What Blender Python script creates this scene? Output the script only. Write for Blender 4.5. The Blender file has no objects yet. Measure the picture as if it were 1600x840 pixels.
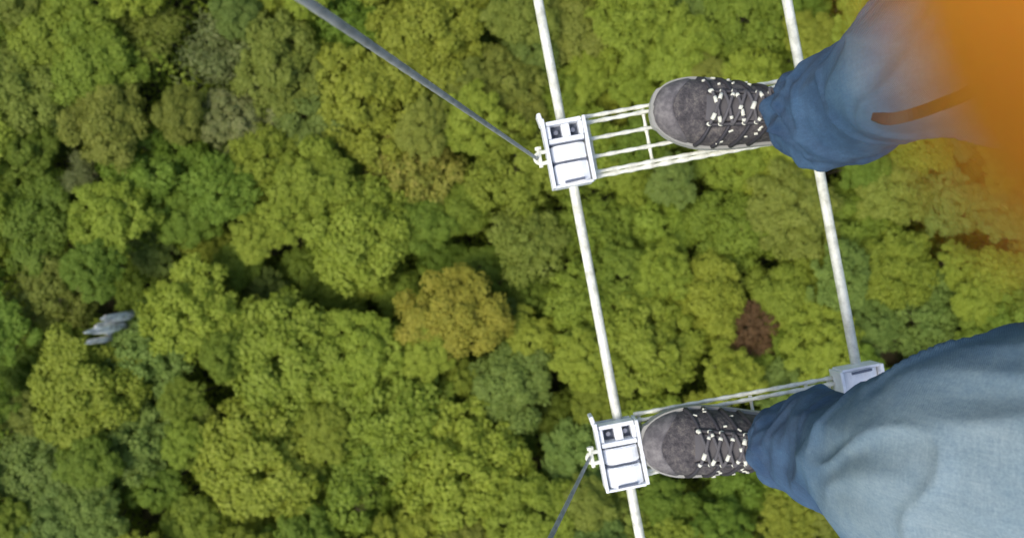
import bpy, bmesh, math, random
import numpy as np
from mathutils import Vector, Matrix, noise as mnoise

R = math.radians
# ------------------------------------------------------------------ camera, world, sun, exposure
F = 1160.0            # focal length in pixels of the 1600 px wide photograph
DECK = 62.0           # height of the cable bridge above the forest floor
CAMH = 1.28           # camera above the rungs
CZ = DECK + CAMH
S = bpy.context.scene
COL = S.collection
cam = bpy.data.cameras.new("camera"); camo = bpy.data.objects.new("camera", cam); COL.objects.link(camo)
camo.location = (0, 0, CZ); camo.rotation_euler = (0, 0, 0)
cam.sensor_width = 36.0; cam.lens = 36.0 * F / 1600.0
cam.clip_start = 0.001; cam.clip_end = 4000
cam.dof.use_dof = True; cam.dof.focus_distance = .90; cam.dof.aperture_fstop = 6.3
S.camera = camo
W = bpy.data.worlds.new("World"); S.world = W; W.use_nodes = True
nt = W.node_tree; bg = nt.nodes["Background"]
sky = nt.nodes.new("ShaderNodeTexSky"); sky.sky_type = 'NISHITA'; sky.sun_disc = False
SUN_EL, SUN_AZ = R(58), R(238)      # azimuth clockwise from +Y
sky.sun_elevation = SUN_EL; sky.sun_rotation = SUN_AZ
sky.air_density = 1.0; sky.dust_density = 3.0
nt.links.new(sky.outputs[0], bg.inputs[0]); bg.inputs[1].default_value = 0.14
sl = bpy.data.lights.new("sun", 'SUN'); sl.energy = 1.5; sl.angle = R(22); sl.color = (1, .95, .86)
so = bpy.data.objects.new("sun", sl); COL.objects.link(so)
sd = Vector((math.sin(SUN_AZ) * math.cos(SUN_EL), math.cos(SUN_AZ) * math.cos(SUN_EL), math.sin(SUN_EL)))
so.rotation_euler = sd.to_track_quat('Z', 'Y').to_euler(); so.location = (0, 0, 80)
S.view_settings.view_transform = 'Standard'; S.view_settings.look = 'None'
S.view_settings.exposure = 0.6; S.view_settings.gamma = 1

rng = np.random.default_rng(7); random.seed(7)

def P(px, py, d):
    """a point of the place seen at photo pixel px,py and d metres below the camera"""
    return Vector(((px - 800) / F * d, (420 - py) / F * d, CZ - d))

# ------------------------------------------------------------------ helpers
def tag(o, label=None, cat=None, group=None, kind=None):
    if label: o["label"] = label
    if cat: o["category"] = cat
    if group: o["group"] = group
    if kind: o["kind"] = kind
    return o

def empty(name, loc=(0, 0, 0), rz=0):
    o = bpy.data.objects.new(name, None); COL.objects.link(o)
    o.location = loc; o.rotation_euler = (0, 0, rz); o.empty_display_size = .1
    return o

def mesh_obj(name, verts, faces, mat, parent=None, smooth=True, attr=None):
    me = bpy.data.meshes.new(name)
    me.from_pydata([tuple(v) for v in verts], [], [tuple(f) for f in faces]); me.update()
    if smooth: me.polygons.foreach_set("use_smooth", [True] * len(me.polygons))
    if mat: me.materials.append(mat)
    if attr is not None:
        a = me.attributes.new("leafvar", 'FLOAT', 'POINT'); a.data.foreach_set("value", np.asarray(attr, dtype=np.float32))
    o = bpy.data.objects.new(name, me); COL.objects.link(o)
    if parent: o.parent = parent
    return o

def bm_obj(name, bm, mat, parent=None, smooth=False):
    me = bpy.data.meshes.new(name); bm.normal_update(); bm.to_mesh(me); bm.free()
    if smooth: me.polygons.foreach_set("use_smooth", [True] * len(me.polygons))
    if mat: me.materials.append(mat)
    o = bpy.data.objects.new(name, me); COL.objects.link(o)
    if parent: o.parent = parent
    return o

def box(bm, c, s, bev=0.0, rot=None):
    b2 = bmesh.new(); bmesh.ops.create_cube(b2, size=1)
    for v in b2.verts: v.co = Vector((v.co.x * s[0], v.co.y * s[1], v.co.z * s[2]))
    if bev: bmesh.ops.bevel(b2, geom=list(b2.edges), offset=bev, segments=2, affect='EDGES', profile=.6)
    m = Matrix.Translation(c) @ (rot.to_4x4() if rot else Matrix.Identity(4))
    bmesh.ops.transform(b2, matrix=m, verts=b2.verts)
    t = bpy.data.meshes.new("tmp"); b2.to_mesh(t); b2.free(); bm.from_mesh(t); bpy.data.meshes.remove(t)

def frames(pts):
    pts = [Vector(p) for p in pts]; n = len(pts); out = []
    t0 = (pts[1] - pts[0]).normalized()
    up = Vector((0, 0, 1)) if abs(t0.z) < .9 else Vector((0, 1, 0))
    nrm = t0.cross(up).normalized()
    for i in range(n):
        t = (pts[min(i + 1, n - 1)] - pts[max(i - 1, 0)]).normalized()
        nrm = (nrm - t * nrm.dot(t)).normalized()
        out.append((pts[i], nrm, t.cross(nrm), t))
    return out

def tube(bm, pts, rad, seg=10, cap=True, twist=0.0, twist_n=0):
    """tube along pts; twist/twist_n give a stranded rope its lay"""
    fr = frames(pts); rings = []; run = 0
    for i, (p, a, b, t) in enumerate(fr):
        r = rad[i] if hasattr(rad, '__len__') else rad
        if i: run += (fr[i][0] - fr[i - 1][0]).length
        ring = []
        for k in range(seg):
            an = 2 * math.pi * k / seg
            rr = r
            if twist_n: rr = r * (1 + .10 * abs(math.sin(twist_n * .5 * (an + run * twist))))
            ring.append(bm.verts.new(p + (a * math.cos(an) + b * math.sin(an)) * rr))
        rings.append(ring)
    for i in range(len(rings) - 1):
        for k in range(seg):
            bm.faces.new((rings[i][k], rings[i][(k + 1) % seg], rings[i + 1][(k + 1) % seg], rings[i + 1][k]))
    if cap:
        bm.faces.new(rings[0][::-1]); bm.faces.new(rings[-1])

def spline(pts, n):
    """Catmull-Rom through tuples of any length"""
    pts = [np.array(p, float) for p in pts]
    P_ = [2 * pts[0] - pts[1]] + pts + [2 * pts[-1] - pts[-2]]
    out = []
    for i in range(1, len(P_) - 2):
        for k in range(n):
            t = k / n
            a, b, c, d = P_[i - 1], P_[i], P_[i + 1], P_[i + 2]
            out.append(.5 * (2 * b + (c - a) * t + (2 * a - 5 * b + 4 * c - d) * t * t + (3 * b - a - 3 * c + d) * t ** 3))
    out.append(pts[-1]); return out

def evaluated(o):
    dg = bpy.context.evaluated_depsgraph_get(); dg.update()
    me = bpy.data.meshes.new_from_object(o.evaluated_get(dg))
    old = o.data; o.modifiers.clear(); o.data = me
    if old.users == 0: bpy.data.meshes.remove(old)
    return me

# ------------------------------------------------------------------ materials
def mat(name, base=(.5, .5, .5), rough=.6, metal=0.0, build=None, spec=.5):
    m = bpy.data.materials.new(name); m.use_nodes = True
    n = m.node_tree; b = n.nodes["Principled BSDF"]
    b.inputs["Base Color"].default_value = (*base, 1); b.inputs["Roughness"].default_value = rough
    b.inputs["Metallic"].default_value = metal
    b.inputs["Specular IOR Level"].default_value = spec
    if build: build(n, b)
    return m

def N(n, t, **kw):
    x = n.nodes.new(t)
    for k, v in kw.items(): setattr(x, k, v)
    return x

def ramp(n, fac, stops):
    r = N(n, "ShaderNodeValToRGB"); e = r.color_ramp.elements
    e[0].position, e[0].color = stops[0][0], (*stops[0][1], 1)
    e[1].position, e[1].color = stops[-1][0], (*stops[-1][1], 1)
    for p, c in stops[1:-1]:
        k = e.new(p); k.color = (*c, 1)
    n.links.new(fac, r.inputs[0]); return r.outputs[0]

def noise_tex(n, scale, detail=4, rough=.55, coord="Object", stretch=None, own=False):
    tc = N(n, "ShaderNodeTexCoord"); t = N(n, "ShaderNodeTexNoise")
    t.inputs["Scale"].default_value = scale; t.inputs["Detail"].default_value = detail; t.inputs["Roughness"].default_value = rough
    src = tc.outputs[coord]
    if stretch:
        mp = N(n, "ShaderNodeMapping"); mp.inputs["Scale"].default_value = stretch; n.links.new(src, mp.inputs[0]); src = mp.outputs[0]
    if own:
        t.noise_dimensions = '4D'; oi = N(n, "ShaderNodeObjectInfo"); ml = N(n, "ShaderNodeMath", operation='MULTIPLY'); ml.inputs[1].default_value = 40
        n.links.new(oi.outputs["Random"], ml.inputs[0]); n.links.new(ml.outputs[0], t.inputs["W"])
    n.links.new(src, t.inputs["Vector"]); return t.outputs["Fac"]

def bump(n, b, h, strength=.3, dist=.01):
    bp = N(n, "ShaderNodeBump"); bp.inputs["Strength"].default_value = strength; bp.inputs["Distance"].default_value = dist
    n.links.new(h, bp.inputs["Height"]); n.links.new(bp.outputs[0], b.inputs["Normal"])

def leaf_mat(name, lo, mid_, hi):
    def bld(n, b):
        a = N(n, "ShaderNodeAttribute", attribute_name="leafvar")
        oi = N(n, "ShaderNodeObjectInfo")
        c = ramp(n, a.outputs["Fac"], [(0, lo), (.5, mid_), (1, hi)])
        hsv = N(n, "ShaderNodeHueSaturation")
        mr = N(n, "ShaderNodeMapRange"); mr.inputs["To Min"].default_value = .497; mr.inputs["To Max"].default_value = .519
        n.links.new(oi.outputs["Random"], mr.inputs["Value"]); n.links.new(mr.outputs[0], hsv.inputs["Hue"])
        mul = N(n, "ShaderNodeMath", operation='MULTIPLY'); mul.inputs[1].default_value = 7.31
        fr = N(n, "ShaderNodeMath", operation='FRACT'); mv = N(n, "ShaderNodeMapRange")
        mv.inputs["To Min"].default_value = .98; mv.inputs["To Max"].default_value = 1.24
        n.links.new(oi.outputs["Random"], mul.inputs[0]); n.links.new(mul.outputs[0], fr.inputs[0])
        n.links.new(fr.outputs[0], mv.inputs["Value"]); n.links.new(mv.outputs[0], hsv.inputs["Value"])
        n.links.new(c, hsv.inputs["Color"])
        n.links.new(hsv.outputs[0], b.inputs["Base Color"])
        tr = N(n, "ShaderNodeBsdfTranslucent"); n.links.new(hsv.outputs[0], tr.inputs["Color"])
        mx = N(n, "ShaderNodeMixShader"); mx.inputs[0].default_value = .42
        n.links.new(b.outputs[0], mx.inputs[1]); n.links.new(tr.outputs[0], mx.inputs[2])
        n.links.new(mx.outputs[0], n.nodes["Material Output"].inputs[0])
    return mat(name, rough=.6, build=bld, spec=.25)

TONES = {
    'bright': leaf_mat("leaf_bright", (.215, .25, .024), (.275, .315, .032), (.335, .37, .048)),
    'mid':    leaf_mat("leaf_mid", (.18, .225, .022), (.23, .28, .028), (.285, .335, .04)),
    'deep':   leaf_mat("leaf_deep", (.13, .185, .018), (.175, .24, .024), (.225, .29, .036)),
    'blue':   leaf_mat("leaf_blue_green", (.14, .20, .034), (.185, .25, .046), (.24, .31, .066)),
    'olive':  leaf_mat("leaf_olive", (.18, .205, .028), (.235, .262, .038), (.29, .31, .056)),
    'ochre':  leaf_mat("leaf_ochre", (.25, .25, .03), (.31, .29, .035), (.37, .325, .045)),
    'russet': leaf_mat("leaf_russet", (.20, .215, .03), (.265, .255, .04), (.33, .285, .06)),
    'rust':   leaf_mat("leaf_rust", (.09, .055, .022), (.14, .08, .032), (.19, .11, .045)),
    'grey':   leaf_mat("leaf_grey", (.17, .20, .05), (.225, .25, .08), (.28, .29, .11)),
}
M = {}
def bark(n, b):
    n.links.new(ramp(n, noise_tex(n, 6, 6, stretch=(1, 1, .2)), [(.3, (.06, .045, .03)), (.7, (.19, .16, .12))]), b.inputs["Base Color"])
    bump(n, b, noise_tex(n, 14, 5, stretch=(1, 1, .2)), .6, .02)
M['bark'] = mat("bark", rough=.9, build=bark)
def soil(n, b):
    n.links.new(ramp(n, noise_tex(n, .35, 10, .65), [(.3, (.022, .032, .010)), (.48, (.05, .06, .018)), (.6, (.10, .085, .04)), (.8, (.15, .12, .07))]), b.inputs["Base Color"])
    bump(n, b, noise_tex(n, 3, 8), .7, .1)
M['soil'] = mat("forest_floor", rough=.95, build=soil)
def rock(n, b):
    n.links.new(ramp(n, noise_tex(n, 1.6, 8, .6), [(.3, (.38, .37, .34)), (.48, (.72, .71, .67)), (.7, (.86, .85, .8))]), b.inputs["Base Color"])
    bump(n, b, noise_tex(n, 3, 8), .7, .12)
M['rock'] = mat("pale_rock", rough=.85, build=rock)
def galv(lo, hi, rough):
    def f(n, b):
        n.links.new(ramp(n, noise_tex(n, 60, 6, .6), [(.35, lo), (.62, hi)]), b.inputs["Base Color"])
        bump(n, b, noise_tex(n, 220, 3), .2, .001)
    return mat("painted_metal", rough=rough, build=f)
M['cable'] = galv((.50, .51, .42), (.80, .81, .70), .45)
M['white'] = galv((.76, .79, .82), (.90, .92, .93), .5)
M['rod'] = galv((.6, .6, .5), (.88, .88, .76), .5)
M['slot_shade'] = mat("shade_dark", (.13, .15, .20), .7)  # dark fill painted for the shade inside the clamp's slots and gaps
M['bolt'] = mat("bolt_steel", (.30, .31, .34), .35, .8)
M['wire'] = galv((.24, .26, .26), (.40, .42, .42), .65)

def denim(n, b):
    tc = N(n, "ShaderNodeTexCoord")
    # faded knees and thighs, plus sky light painted paler on upward-facing cloth
    at = N(n, "ShaderNodeAttribute", attribute_name="wash_skylight")
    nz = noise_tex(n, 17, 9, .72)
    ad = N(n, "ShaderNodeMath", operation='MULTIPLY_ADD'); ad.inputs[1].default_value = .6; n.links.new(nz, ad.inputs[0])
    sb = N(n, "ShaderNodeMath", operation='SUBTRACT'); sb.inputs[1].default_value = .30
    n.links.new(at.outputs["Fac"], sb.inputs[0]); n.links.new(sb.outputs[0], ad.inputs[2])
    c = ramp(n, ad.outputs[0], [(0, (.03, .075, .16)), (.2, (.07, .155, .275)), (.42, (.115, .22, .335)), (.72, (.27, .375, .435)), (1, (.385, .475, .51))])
    w1 = N(n, "ShaderNodeTexWave"); w1.inputs["Scale"].default_value = 260; w1.bands_direction = 'DIAGONAL'
    w1.inputs["Distortion"].default_value = 1.5; n.links.new(tc.outputs["Object"], w1.inputs["Vector"])
    fine = noise_tex(n, 420, 3, .7)
    mixf = N(n, "ShaderNodeMix", data_type='RGBA', blend_type='MULTIPLY'); mixf.inputs["Factor"].default_value = .55
    n.links.new(c, mixf.inputs["A"]); n.links.new(ramp(n, fine, [(.3, (.6, .65, .7)), (.7, (1.1, 1.1, 1.1))]), mixf.inputs["B"])
    slub = noise_tex(n, 1, 5, .65, stretch=(60, 330, 60)); slub2 = noise_tex(n, 1, 5, .65, stretch=(420, 70, 420))
    av = N(n, "ShaderNodeMath", operation='ADD'); n.links.new(slub, av.inputs[0]); n.links.new(slub2, av.inputs[1])
    mixs = N(n, "ShaderNodeMix", data_type='RGBA', blend_type='MULTIPLY'); mixs.inputs["Factor"].default_value = .45
    hv = N(n, "ShaderNodeMath", operation='MULTIPLY'); hv.inputs[1].default_value = .5; n.links.new(av.outputs[0], hv.inputs[0])
    n.links.new(mixf.outputs["Result"], mixs.inputs["A"]); n.links.new(ramp(n, hv.outputs[0], [(.38, (.6, .68, .76)), (.62, (1.25, 1.2, 1.15))]), mixs.inputs["B"])
    n.links.new(mixs.outputs["Result"], b.inputs["Base Color"])
    hs = N(n, "ShaderNodeMath", operation='ADD'); n.links.new(w1.outputs["Fac"], hs.inputs[0]); n.links.new(noise_tex(n, 38, 5, .6), hs.inputs[1])
    bump(n, b, hs.outputs[0], .6, .003)
    b.inputs["Sheen Weight"].default_value = .05
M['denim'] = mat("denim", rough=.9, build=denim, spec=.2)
M['seam'] = mat("denim_seam", (.05, .11, .20), .9, spec=.2)
M['hem'] = mat("denim_hem", (.16, .25, .36), .9, spec=.2)
def upper(n, b):
    n.links.new(ramp(n, noise_tex(n, 75, 9, .8, own=True), [(.34, (.025, .023, .027)), (.5, (.08, .073, .075)), (.62, (.16, .145, .13)), (.72, (.34, .31, .27))]), b.inputs["Base Color"])
    v = N(n, "ShaderNodeTexVoronoi"); v.inputs["Scale"].default_value = 330
    tc = N(n, "ShaderNodeTexCoord"); n.links.new(tc.outputs["Object"], v.inputs["Vector"])
    bump(n, b, v.outputs["Distance"], .5, .002)
M['upper'] = mat("shoe_mesh", rough=.85, build=upper, spec=.3)
def toec(n, b):
    n.links.new(ramp(n, noise_tex(n, 45, 9, .75, own=True), [(.32, (.06, .055, .06)), (.5, (.13, .12, .122)), (.68, (.25, .235, .225))]), b.inputs["Base Color"])
    bump(n, b, noise_tex(n, 150, 4), .3, .002)
M['toe'] = mat("shoe_toe_rubber", rough=.7, build=toec, spec=.35)
M['overlay'] = mat("shoe_overlay", (.035, .033, .04), .6)
M['foxing'] = mat("shoe_sole_edge", (.33, .33, .30), .7)
M['outsole'] = mat("shoe_outsole", (.04, .04, .04), .8)
M['lace'] = mat("shoe_lace", (.74, .74, .62), .8)
M['lacedark'] = mat("shoe_lace_dark", (.10, .095, .1), .85)
def skin(n, b):
    b.inputs["Base Color"].default_value = (.80, .33, .055, 1)
    n.links.new(ramp(n, noise_tex(n, 300, 4, .6), [(.3, (.92, .32, .028)), (.7, (.98, .375, .04))]), b.inputs["Base Color"])
    b.inputs["Subsurface Weight"].default_value = .5
    b.inputs["Subsurface Radius"].default_value = (1, .5, .12)
    b.inputs["Subsurface Scale"].default_value = .006
M['skin'] = mat("warm_skin", rough=.55, build=skin, spec=.3)
def jacket(n, b):
    n.links.new(ramp(n, noise_tex(n, 25, 5), [(.3, (.55, .19, .025)), (.7, (.72, .27, .04))]), b.inputs["Base Color"])
    bump(n, b, noise_tex(n, 30, 5), .5, .006)
M['jacket'] = mat("orange_jacket_cloth", rough=.8, build=jacket)
def leather(n, b):
    n.links.new(ramp(n, noise_tex(n, 120, 5), [(.3, (.02, .008, .003)), (.7, (.055, .022, .009))]), b.inputs["Base Color"])
M['leather'] = mat("brown_strap", rough=.6, build=leather)
M['hair'] = mat("dark_hair", (.03, .02, .015), .7)
M['unseen_phone'] = mat("phone_black", (.02, .02, .022), .25)

# ------------------------------------------------------------------ terrain
def gh(x, y):
    return (1.6 * mnoise.noise(Vector((x * .03, y * .03, 3.1))) + .5 * mnoise.noise(Vector((x * .12, y * .12, 8)))
            + 4.0 * math.exp(-((x + 34) ** 2 + (y - 22) ** 2) / 500))
xs = np.concatenate([[-3000, -900, -250], np.linspace(-90, 90, 121), [250, 900, 3000]])
vs = [(x, y, gh(x, y) if abs(x) < 200 and abs(y) < 200 else 0) for y in xs for x in xs]
n_ = len(xs); fs = [(j * n_ + i, j * n_ + i + 1, (j + 1) * n_ + i + 1, (j + 1) * n_ + i) for j in range(n_ - 1) for i in range(n_ - 1)]
tag(mesh_obj("ground", vs, fs, M['soil']), kind="structure")

def leaves(centres, normals, sizes, rs, tilt=.55):
    """one bent, pointed leaf spray (4 verts) at each centre"""
    n = len(centres)
    nn = normals + rs.normal(0, tilt, (n, 3)); nn /= np.linalg.norm(nn, axis=1)[:, None]
    r = rs.normal(0, 1, (n, 3)); a = np.cross(nn, r); a /= np.linalg.norm(a, axis=1)[:, None]
    b = np.cross(nn, a); s = sizes[:, None]; w = s * rs.uniform(.55, .9, (n, 1))
    v0 = centres - a * s; v1 = centres + b * w - nn * s * .25; v2 = centres + a * s; v3 = centres - b * w - nn * s * .25
    V = np.stack([v0, v1, v2, v3], 1).reshape(-1, 3)
    F_ = np.arange(n * 4).reshape(-1, 4)
    var = np.clip(rs.normal(.5, .2, n), 0, 1)
    return V, F_, var

def crown_mesh(seed, kind):
    """crown of radius 1 (x,y) and height about 1.1, base at z=0; leafy clumps around a lumpy dome"""
    rs = np.random.default_rng(seed)
    nb = {'round': 8, 'broad': 11, 'loose': 12}[kind] + int(rs.integers(-1, 3))
    # boughs: big lobes
    boughs = [(0, 0, .62, .52)]
    for k in range(nb):
        an = 2 * math.pi * (k + rs.uniform(-.35, .35)) / nb; rr = rs.uniform(.42, .68 if kind != 'loose' else .8)
        boughs.append((rr * math.cos(an), rr * math.sin(an), rs.uniform(.25, .62), rs.uniform(.26, .42)))
    C, NN, SZ, VA = [], [], [], []
    for bx, by, bz, br in boughs + [(0, 0, .5, .38)]:
        nc = int(15 * (br / .35) ** 2)
        for _ in range(nc):
            d = rs.normal(0, 1, 3); d[2] = abs(d[2]) * 1.1 - .25; d /= np.linalg.norm(d)
            rr = br * rs.uniform(.75, 1.05)
            c = np.array([bx, by, bz]) + d * rr * np.array([1, 1, .85])
            cr = rs.uniform(.085, .17) * (1.15 if kind == 'round' else 1)
            shade = rs.normal(0, .16)
            m = int(rs.uniform(60, 85) * (cr / .12) ** 2 * (.62 if kind == 'loose' else 1))
            e = rs.normal(0, 1, (m, 3)); e[:, 2] = e[:, 2] + .35; e /= np.linalg.norm(e, axis=1)[:, None]
            pos = c + e * cr * rs.uniform(.55, 1.15, (m, 1)) * np.array([1, 1, .8])
            C.append(pos); NN.append(e * .8 + d * .5 + np.array([0, 0, .25])); SZ.append(rs.uniform(.022, .046, m)); VA.append(np.full(m, shade))
    C = np.concatenate(C); NN = np.concatenate(NN); SZ = np.concatenate(SZ); VA = np.concatenate(VA)
    C[:, 2] += .12
    V, F_, var = leaves(C, NN / np.linalg.norm(NN, axis=1)[:, None], SZ, rs, .4)
    return V, F_, np.repeat(np.clip(var + VA * .8, 0, 1), 4), boughs

def bare_mesh(seed):
    rs = np.random.default_rng(seed); C = []
    boughs = [(0, 0, .5, .4)] + [(rs.uniform(-.7, .7), rs.uniform(-.7, .7), rs.uniform(.2, .6), .3) for _ in range(7)]
    V, Fc, A = [], [], []; base = 0
    for bx, by, bz, br in boughs:          # twigs
        for _ in range(110):
            d = rs.normal(0, 1, 3); d[2] = abs(d[2]) * .6; d /= np.linalg.norm(d)
            p = np.array([bx, by, bz]) + rs.normal(0, br * .5, 3); q = p + d * rs.uniform(.08, .25)
            s = np.cross(d, rs.normal(0, 1, 3)); s /= np.linalg.norm(s); w = .008
            V += [p - s * w, p + s * w, q + s * w * .4, q - s * w * .4]
            Fc.append((base, base + 1, base + 2, base + 3)); base += 4; A += [rs.uniform(.4, 1)] * 4
    m = 2600; b = np.array(boughs)[rs.integers(0, len(boughs), m)]
    e = rs.normal(0, 1, (m, 3)); e[:, 2] += .4; e /= np.linalg.norm(e, axis=1)[:, None]
    pos = b[:, :3] + e * b[:, 3:4] * rs.uniform(.3, 1.15, (m, 1))
    v, f, var = leaves(pos, e, rs.uniform(.02, .036, m), rs, .7)
    V = np.concatenate([np.array(V), v]); Fc = [tuple(x) for x in Fc] + [tuple(x + base) for x in f]
    return V, Fc, np.concatenate([A, np.repeat(var, 4)]), boughs

def trunk_mesh(name, boughs, seed):
    rs = random.Random(seed); bm = bmesh.new()
    tube(bm, [(0, 0, -1.5), (.01, .01, -1.0), (.03 * rs.uniform(-1, 1), .03, -.4), (0, 0, .0), (0, 0, .12)], [.085, .06, .05, .042, .02], 8)
    for bx, by, bz, br in boughs[1:]:
        z0 = rs.uniform(-.4, -.05)
        tube(bm, [(0, 0, z0), (bx * .35, by * .35, z0 + (bz * .2 - z0) * .6), (bx * .8, by * .8, bz * .2)], [.028, .02, .008], 5)
    o = bm_obj(name, bm, M['bark'], smooth=True); me = o.data; bpy.data.objects.remove(o); me.name = name
    return me

VARIANTS = {'round': [], 'broad': [], 'loose': [], 'bare': []}
for k, cnt in (('round', 4), ('broad', 6), ('loose', 4), ('bare', 2)):
    for i in range(cnt):
        sd_ = 100 + i * 7 + len(k) * 31
        V, Fc, A, bo = (bare_mesh(sd_) if k == 'bare' else crown_mesh(sd_, k))
        VARIANTS[k].append((V, Fc, A, trunk_mesh("trunk", bo, sd_)))
_crowns = {}
def crown_data(k, i, tone):
    key = (k, i, tone)
    if key not in _crowns:
        V, Fc, A, _ = VARIANTS[k][i]
        o = mesh_obj("crown", V, Fc, TONES[tone], smooth=False, attr=A)
        _crowns[key] = o.data; bpy.data.objects.remove(o)
    return _crowns[key]

CANOPY = 10.0
def at_canopy(px, py, z=CANOPY):
    d = CZ - z; return (px - 800) / F * d, (420 - py) / F * d

def tree(px, py, rpx, tone, kind, label, var=None, top=None, name="tree"):
    top = top if top is not None else CANOPY + rng.uniform(-1.3, 1.3)
    d = CZ - top + 1.0
    x, y = (px - 800) / F * d, (420 - py) / F * d
    r = rpx / F * d
    g = gh(x, y); hcrown = r * rng.uniform(.72, 1.0)
    zb = top - hcrown * 1.15                # underside of the crown
    root = empty(name, (x, y, g), rng.uniform(0, 6.28))
    i = int(rng.integers(len(VARIANTS[kind]))) if var is None else var
    c = bpy.data.objects.new("crown", crown_data(kind, i, tone)); COL.objects.link(c); c.parent = root
    c.location = (0, 0, zb - g); c.scale = (r * rng.uniform(1.12, 1.42), r * rng.uniform(1.12, 1.42), hcrown)
    t = bpy.data.objects.new("trunk", VARIANTS[kind][i][3]); COL.objects.link(t); t.parent = root
    ht = (zb - g) / 1.35
    t.location = (0, 0, zb - g); t.scale = (r, r, max(ht, hcrown * .8))
    t.location.z = zb - g
    tag(root, label, "tree")
    return root

# trees one can point at in the photograph: pixel, radius in px, tone, kind, label
NOTED = [
    (560, 366, 82, 'bright', 'round', "round yellow-green crown, biggest bright dome left of the ochre tree"),
    (676, 48, 72, 'bright', 'round', "bright yellow-green crown touching the top edge above the grey hanger wire"),
    (128, 606, 80, 'bright', 'round', "round crown with a yellow rim just below the pale rock"),
    (708, 490, 60, 'ochre', 'round', "orange-yellow crown, the most autumnal tree of the wood"),
    (640, 276, 66, 'russet', 'loose', "thin brownish-orange tree above the round yellow-green dome"),
    (1163, 517, 38, 'rust', 'loose', "small red-brown withered tree between the two white cables"),
    (320, 95, 80, 'grey', 'bare', "wide grey-brown half-bare tree near the top left"),
    (228, 40, 60, 'olive', 'bare', "olive grey sparse tree at the top edge beside the wide half-bare tree"),
    (132, 272, 36, 'grey', 'bare', "small grey leafless tree in the green at the far left"),
    (372, 190, 44, 'grey', 'loose', "dusty grey thin tree just below the wide half-bare tree"),
    (575, 155, 78, 'bright', 'broad', "light green tree standing under the grey hanger wire"),
    (292, 490, 74, 'bright', 'broad', "yellow-green tree right of the pale rock"),
    (455, 560, 88, 'bright', 'broad', "large light green tree below the dark gap in the middle of the wood"),
    (620, 640, 92, 'bright', 'broad', "large fine-leaved tree below the ochre tree"),
    (400, 720, 96, 'bright', 'broad', "largest light green crown of the lower left wood"),
    (560, 780, 84, 'mid', 'broad', "light green crown reaching the bottom edge below the large fine-leaved tree"),
    (720, 740, 82, 'bright', 'broad', "light green crown left of the lower shoe clamp"),
    (1400, 300, 56, 'olive', 'round', "dull green round tree under the orange blur"),
    (1395, 420, 60, 'mid', 'round', "mid green tree right of the right-hand white cable"),
    (1020, 540, 74, 'bright', 'broad', "light green tree left of the red-brown withered tree"),
    (1230, 470, 52, 'mid', 'round', "mid green tree touching the right side of the red-brown withered tree"),
    (1150, 360, 66, 'mid', 'round', "mid green tree centred between the two white cables"),
    (60, 740, 66, 'blue', 'round', "blue-green tree in the bottom left corner of the wood"),
    (215, 690, 58, 'blue', 'loose', "blue-green tree just below right of the round yellow-rimmed crown"),
    (480, 180, 52, 'blue', 'loose', "greyish blue-green tree left of the light tree under the grey wire"),
    (800, 600, 56, 'blue', 'round', "blue-green tree halfway between ochre tree and lower clamp"),
]
placed = [(a, b, c) for a, b, c, *_ in NOTED]
for a in NOTED:
    tree(*a[:5], a[5], top=CANOPY + (.8 if a[3] in ('bright', 'ochre') else -.4))

# the rest of the wood, filled in round them
def tone_at(px, py, u):
    w = {'bright': 1.0, 'mid': 1.6, 'deep': 1.0, 'blue': .5, 'olive': .6}
    if px < 260 and py > 250: w.update(deep=2.6, bright=.5, blue=1.0)
    if 300 < px < 900 and py > 520: w.update(bright=3.2, deep=.3, olive=.4)
    if px < 420 and py < 260: w.update(olive=1.4, bright=1.3)
    if 420 < px < 860 and py < 260: w.update(bright=2.4, olive=1.2)
    if 380 < px < 620 and 390 < py < 480: w.update(deep=3, bright=.2)
    if 880 < px and py < 220: w.update(bright=3.0)
    if px > 1250 and 250 < py < 620: w.update(deep=2.4, blue=1.5, bright=.4)
    if 750 < px < 950 and 280 < py < 560: w.update(blue=2.0, deep=1.4)
    if 950 < px < 1300 and 400 < py < 620: w.update(bright=2.2)
    if 950 < px < 1250 and 230 < py < 340: w.update(deep=2, blue=1.5)
    if px > 1000 and py > 740: w.update(bright=2.2)
    ks = list(w); tot = sum(w.values()); u *= tot
    for k in ks:
        u -= w[k]
        if u <= 0: return k
    return ks[-1]

TONEWORD = {'bright': 'yellow-green', 'mid': 'mid green', 'deep': 'dark green', 'blue': 'blue-green', 'olive': 'olive green'}
LAND = [("the round bright dome", 560, 366), ("the orange-yellow tree", 708, 490), ("the red-brown withered tree", 1163, 517),
        ("the pale rock", 160, 512), ("the yellow-rimmed crown", 128, 606), ("the wide half-bare tree", 320, 95),
        ("the upper cable clamp", 885, 240), ("the lower cable clamp", 968, 705), ("the grey hanger wire", 620, 110),
        ("the right cable clamp", 1350, 585), ("the upper shoe", 1110, 172), ("the lower shoe", 1095, 690),
        ("the small leafless tree", 132, 272), ("the orange blur", 1540, 250), ("the bottom left corner", 0, 840),
        ("the top left corner", 0, 0), ("the middle of the bottom edge", 700, 850), ("the dark gap in the wood", 450, 430),
        ("the bright knee", 1450, 720), ("the left white cable", 925, 450), ("the right white cable", 1305, 420),
        ("the middle of the left edge", 0, 420), ("the thin brownish tree", 640, 276), ("the largest lower left crown", 400, 720)]
used = set()
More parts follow.
